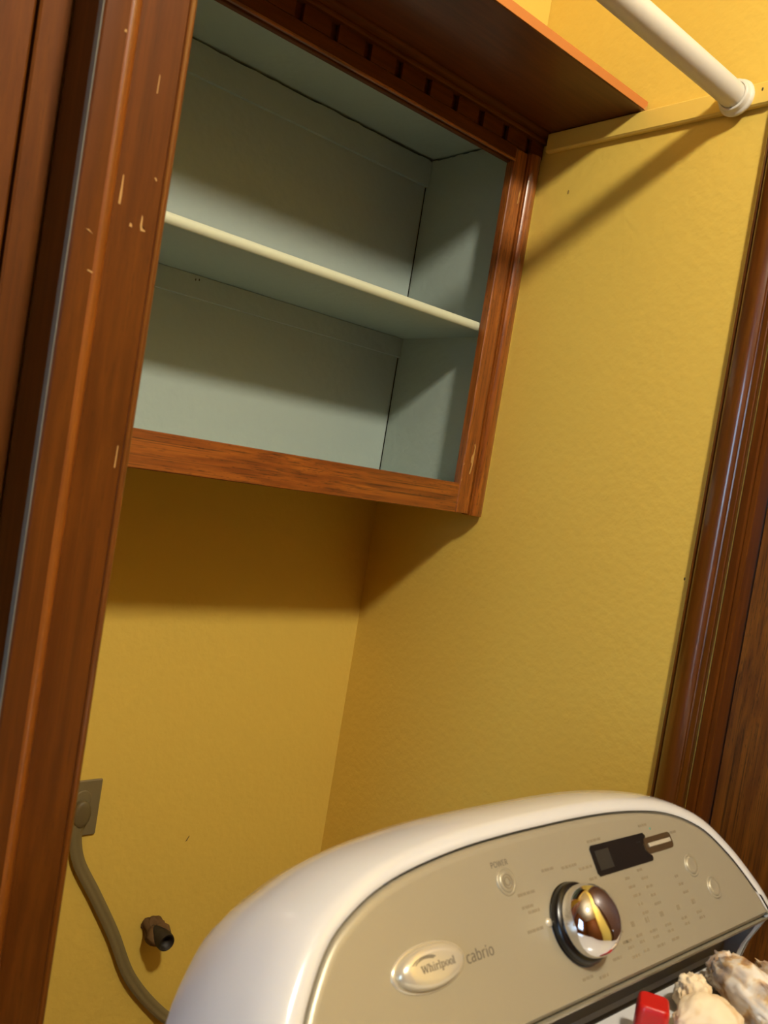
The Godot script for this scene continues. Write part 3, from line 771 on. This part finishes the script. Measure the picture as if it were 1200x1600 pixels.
func console_details(t: Node3D, panel: Node3D, org: Vector3, B: Basis) -> void:
	var cx := -0.622
	var F := 0.0046
	var W := func(u: float, v: float, w := 0.0) -> Vector3: return Vector3(u - cx, v, F + w)
	# oval badge
	var badge := put("badge", lathe([Vector2(0.041, -0.001), Vector2(0.041, 0.0006), Vector2(0.0385, 0.0012), null, Vector2(0.0375, 0.0004), Vector2(0.0368, 0.0004), null, Vector2(0.0365, 0.003), Vector2(0.035, 0.0058), Vector2(0.032, 0.0080), Vector2(0.027, 0.0094), Vector2(0.021, 0.0099), Vector2(0.012, 0.0100), Vector2(0, 0.0100)], 64, Vector2(1, 0.44)), M.pearl, panel, W.call(-0.8185, 0.0685))
	word(badge, "lettering", "Whirlpool", 0.0078, Vector3(0.002, -0.0005, 0.0101), M.groove, "Droid Serif")
	# swirl over the lettering: two thin arcs
	for s in [0, 1]:
		var pts := []
		for i in 13:
			var a := lerpf(PI * 0.85, PI * 0.25, i / 12.0)
			pts.append(Vector3(-0.010 + cos(a) * (0.013 + s * 0.003), 0.0015 + sin(a) * (0.0058 + s * 0.0012), 0.0102))
		put("swirl", tube(pts, 0.0004, 0.0003, Vector3(0, 0, 1), 6), M.ink, badge)
	word(panel, "model_lettering", "cabrio", 0.0125, W.call(-0.7585, 0.0650), M.ink, "Droid Sans")
	# power button
	word(panel, "power_lettering", "POWER", 0.0072, W.call(-0.7020, 0.1292), M.ink, "Droid Sans")
	var ring := [Vector2(0.0125, -0.001), Vector2(0.0122, 0.0008), Vector2(0.0108, 0.0014), Vector2(0.0098, 0.0006), null, Vector2(0.0092, 0.0006), Vector2(0.0088, 0.0022), Vector2(0.006, 0.0020), Vector2(0.0, 0.0016)]
	var pb := put("power_button", lathe(ring, 36), M.fascia, panel, W.call(-0.7003, 0.1130))
	put("power_symbol", ring_mesh(0.0036, 0.0005), M.ink_soft, pb, Vector3(0, 0, 0.0021))
	put("power_symbol", ring_mesh(0.0060, 0.0003), M.ink_soft, pb, Vector3(0, 0, 0.0023))
	# selector knob: black skirt, chrome dome with a grip ridge
	var kn := put("selector_knob", lathe([Vector2(0.0375, -0.001), Vector2(0.0375, 0.0006), Vector2(0.0355, 0.0014), null, Vector2(0.0368, 0.0012), Vector2(0.0364, 0.006), Vector2(0.0345, 0.009), Vector2(0.030, 0.0098)], 56), M.black, panel, W.call(-0.6225, 0.0610))
	put("dome", lathe([Vector2(0.0315, 0.009), Vector2(0.0325, 0.012), Vector2(0.0322, 0.019), Vector2(0.0300, 0.0265), Vector2(0.0255, 0.0325), Vector2(0.0185, 0.0365), Vector2(0.010, 0.0386), Vector2(0, 0.0392)], 56), M.chrome, kn)
	var dial := 0.72
	put("grip_ridge", ridge_mesh(0.0275, 0.0042, 0.0065), M.chrome, kn, Vector3(0, 0, 0.0350), Basis(Vector3(0, 0, 1), 2.15))
	put("pointer", lathe([Vector2(0.004, -0.0005), Vector2(0.004, 0.001), Vector2(0.002, 0.0018), Vector2(0, 0.002)], 18), M.pearl, panel, W.call(-0.6615, 0.0700))
	# display window with its notch button
	var dp := [Vector2(-0.5660, 0.0965), Vector2(-0.5635, 0.0935), Vector2(-0.4660, 0.0930), Vector2(-0.4635, 0.0955), Vector2(-0.4640, 0.0985), Vector2(-0.4700, 0.1010), Vector2(-0.4725, 0.1050), Vector2(-0.4725, 0.1110), Vector2(-0.4690, 0.1150), Vector2(-0.4640, 0.1175), Vector2(-0.4635, 0.1195), Vector2(-0.4665, 0.1225), Vector2(-0.5630, 0.1235), Vector2(-0.5660, 0.1205)]
	for i in dp.size(): dp[i] = dp[i] - Vector2(cx, 0)
	var disp := put("display_window", prism(dp, 2, F - 0.001, F + 0.0009), M.dark_glass, panel)
	put("lcd_area", box(Vector3(-0.560 - cx, 0.0985, F + 0.0009), Vector3(-0.536 - cx, 0.1175, F + 0.0011), 0.0), M.lcd, disp)
	word(disp, "display_figures", "--", 0.008, Vector3(-0.480 - cx, 0.1150, F + 0.0009), M.lcd, "Droid Sans Mono")
	var slot := put("start_button", prism(rounded(0.0540, 0.0165, 0.0045), 2, -0.001, 0.0016), M.slot_metal, panel, W.call(-0.4440, 0.1085))
	put("button_bar", box(Vector3(-0.021, -0.0022, 0.0014), Vector3(0.023, 0.0022, 0.0030), 0.001), M.pearl, slot)
	# two round buttons at the right
	for q in [[-0.398, 0.0765], [-0.371, 0.0480]]:
		put("round_button", lathe(ring, 32), M.fascia, panel, W.call(q[0], q[1]))
	put("led_dot", lathe([Vector2(0.0014, 0), Vector2(0.0012, 0.0006), Vector2(0, 0.0008)], 10), M.led, panel, W.call(-0.4480, 0.1245))
	# faint printed legends round the dial and in columns: too blurred to read, so short dashes of print
	var pm := Mb.new()
	var dash := func(u: float, v: float, ln: float, h := 0.0026) -> void:
		var x := u - cx
		while ln > 0.001:
			var w := minf(ln, rng.randf_range(0.003, 0.007))
			box(Vector3(x, v, F - 0.0003), Vector3(x + w, v + h, F + 0.00025), 0.0, -1, pm)
			x += w + 0.0012; ln -= w + 0.0012
	for q in [[-0.6480, 0.1120, 0.020], [-0.6180, 0.1095, 0.024], [-0.5930, 0.1040, 0.022], [-0.5820, 0.0925, 0.014], [-0.6905, 0.0975, 0.026], [-0.6905, 0.0865, 0.016], [-0.6840, 0.0815, 0.016], [-0.6930, 0.0665, 0.022], [-0.5720, 0.0600, 0.012], [-0.5900, 0.0200, 0.014], [-0.6420, 0.0150, 0.016], [-0.6180, 0.0110, 0.014], [-0.5660, 0.0300, 0.010], [-0.5650, 0.1265, 0.024], [-0.4680, 0.1285, 0.016], [-0.4130, 0.1135, 0.012]]:
		dash.call(q[0], q[1], q[2])
	for col in [[-0.5000, 0.0870, 5, 0.010], [-0.5260, 0.0830, 5, 0.009], [-0.4380, 0.0700, 3, 0.007]]:
		for r in col[2]:
			dash.call(col[0] + 0.0020 * r, col[1] - 0.0088 * r, col[3] + 0.002 * (r % 3))
	for col in [[-0.5640, 0.0400, 0.012], [-0.5430, 0.0410, 0.011], [-0.5180, 0.0400, 0.013], [-0.4900, 0.0400, 0.013], [-0.4560, 0.0400, 0.011], [-0.4250, 0.0400, 0.013]]:
		dash.call(col[0], col[1], col[2] * 0.5, 0.005)
		dash.call(col[0] + 0.001, col[1] - 0.010, col[2])
		dash.call(col[0] + 0.003, col[1] - 0.016, col[2] * 0.8)
		if col[0] < -0.48: dash.call(col[0] + 0.004, col[1] - 0.0245, col[2] * 1.1)
	put("printed_legends", pm.done(), M.ink_soft, panel).set_meta("kind", "stuff")

func ring_mesh(r: float, w: float) -> Mesh:
	return lathe([Vector2(r - w, -0.0003), Vector2(r - w, 0.0003), null, Vector2(r + w, 0.0003), null, Vector2(r + w, -0.0003)], 28)

func rounded(w: float, h: float, r: float) -> Array:
	var out := []
	for k in [[1, 1, 0.0], [-1, 1, PI / 2], [-1, -1, PI], [1, -1, PI * 1.5]]:
		for i in 6:
			var a: float = k[2] + PI / 2 * i / 5
			out.append(Vector2(k[0] * (w / 2 - r) + cos(a) * r, k[1] * (h / 2 - r) + sin(a) * r))
	return out

func ridge_mesh(l: float, w: float, h: float) -> Mesh:
	var mb := Mb.new()
	var rows := []
	for j in 17:
		var x := lerpf(-l, l, j / 16.0)
		var k := sqrt(maxf(0.0, 1.0 - pow(x / l, 2.0)))
		var drop := 0.0125 * pow(absf(x) / l, 2.2)
		var r := []
		for i in 11:
			var a := PI * i / 10
			r.append(Vector3(x, cos(a) * w * (0.35 + 0.65 * k), sin(a) * h * maxf(k, 0.15) - drop - 0.003))
		rows.append(r)
	mb.grid(rows, false, func(q: Vector3) -> Vector3: return Vector3(0, q.y, q.z + 0.02))
	return mb.done()

# ------------------------------------------------------------------ things on the lid
func lump(rad: Vector3, seed_: int, amp: float, freq: float, fold := 0.0, nu := 44, nv := 26) -> Mesh:
	var nz := noise(FastNoiseLite.TYPE_SIMPLEX_SMOOTH, 1.0, seed_, 3)
	var mb := Mb.new()
	var rows := []
	for j in nv + 1:
		var th := PI * j / nv
		var r := []
		for i in nu:
			var a := TAU * i / nu
			var d := Vector3(cos(th), sin(th) * cos(a), sin(th) * sin(a))
			var s := 1.0 + amp * nz.get_noise_3dv(d * freq) + fold * absf(nz.get_noise_3dv(d * Vector3(0.6, 2.2, 2.2) * freq + Vector3(7, 3, 1)))
			var p := d * rad * s
			p.y = maxf(p.y, -rad.y * 0.92)
			r.append(p)
		rows.append(r)
	mb.grid(rows, true, func(q: Vector3) -> Vector3: return q / (rad * rad))
	return mb.done()

func laundry_bits() -> void:
	var ly := EY - 0.496
	# small red cap
	var prof := rounded(0.032, 0.030, 0.007)
	var mb := Mb.new()
	var rows := []
	for q in [[0.98, 0.0], [1.0, 0.003], [1.0, 0.036], [0.97, 0.040], [0.90, 0.0425], [0.8, 0.0432]]:
		var r := []
		for p in prof: r.append(Vector3(p.x * q[0], q[1], p.y * q[0]))
		rows.append(r)
	mb.grid(rows, true, func(q: Vector3) -> Vector3: return Vector3(q.x, (q.y - 0.02) * 0.6, q.z))
	mb.flat(rows[-1], Vector3.UP, func(p, _n): return Vector2(p.x, p.z))
	var cap := put("red_cap", mb.done(), M.red, self, Vector3(-0.556, ly, 1.161), Basis(Vector3.UP, 0.55))
	tag(cap, "small rounded red cap on the washer lid beside white cloth", "cap")
	# smooth white cloth with a gathered end
	var c := thing("white_cloth", "cream white cloth with a gathered end lying beside the red cap", "cloth", Vector3(-0.500, ly, 1.184))
	put("fold", lump(Vector3(0.034, 0.024, 0.026), 3, 0.12, 1.3, 0.05), M.cloth, c, Vector3(0.0, 0.0222, 0.006), Basis(Vector3.UP, -0.5))
	put("gathered_end", lump(Vector3(0.019, 0.020, 0.017), 9, 0.25, 2.0, 0.22), M.cloth, c, Vector3(0.036, 0.0186, -0.030))
	# rolled stained rags
	var r1 := thing("stained_rag", "rolled white rag with brown stains nearest the control panel", "rag", Vector3(-0.413, ly, 1.194))
	put("roll", lump(Vector3(0.062, 0.027, 0.024), 17, 0.14, 1.5, 0.18, 56, 36), M.rag, r1, Vector3(0.0, 0.025, 0.0), Basis(Vector3.UP, deg_to_rad(61)))
	put("turned_end", lump(Vector3(0.018, 0.020, 0.018), 29, 0.25, 2.2, 0.3), M.rag, r1, Vector3(0.027, 0.020, -0.044))
	var r2 := thing("stained_rag", "crumpled brown-stained rag lying behind the rolled white rag on lid", "rag", Vector3(-0.346, ly, 1.200))
	put("crumple", lump(Vector3(0.045, 0.015, 0.017), 51, 0.3, 2.0, 0.3, 56, 36), M.rag, r2, Vector3(0.0, 0.014, 0.0), Basis(Vector3.UP, deg_to_rad(61)))
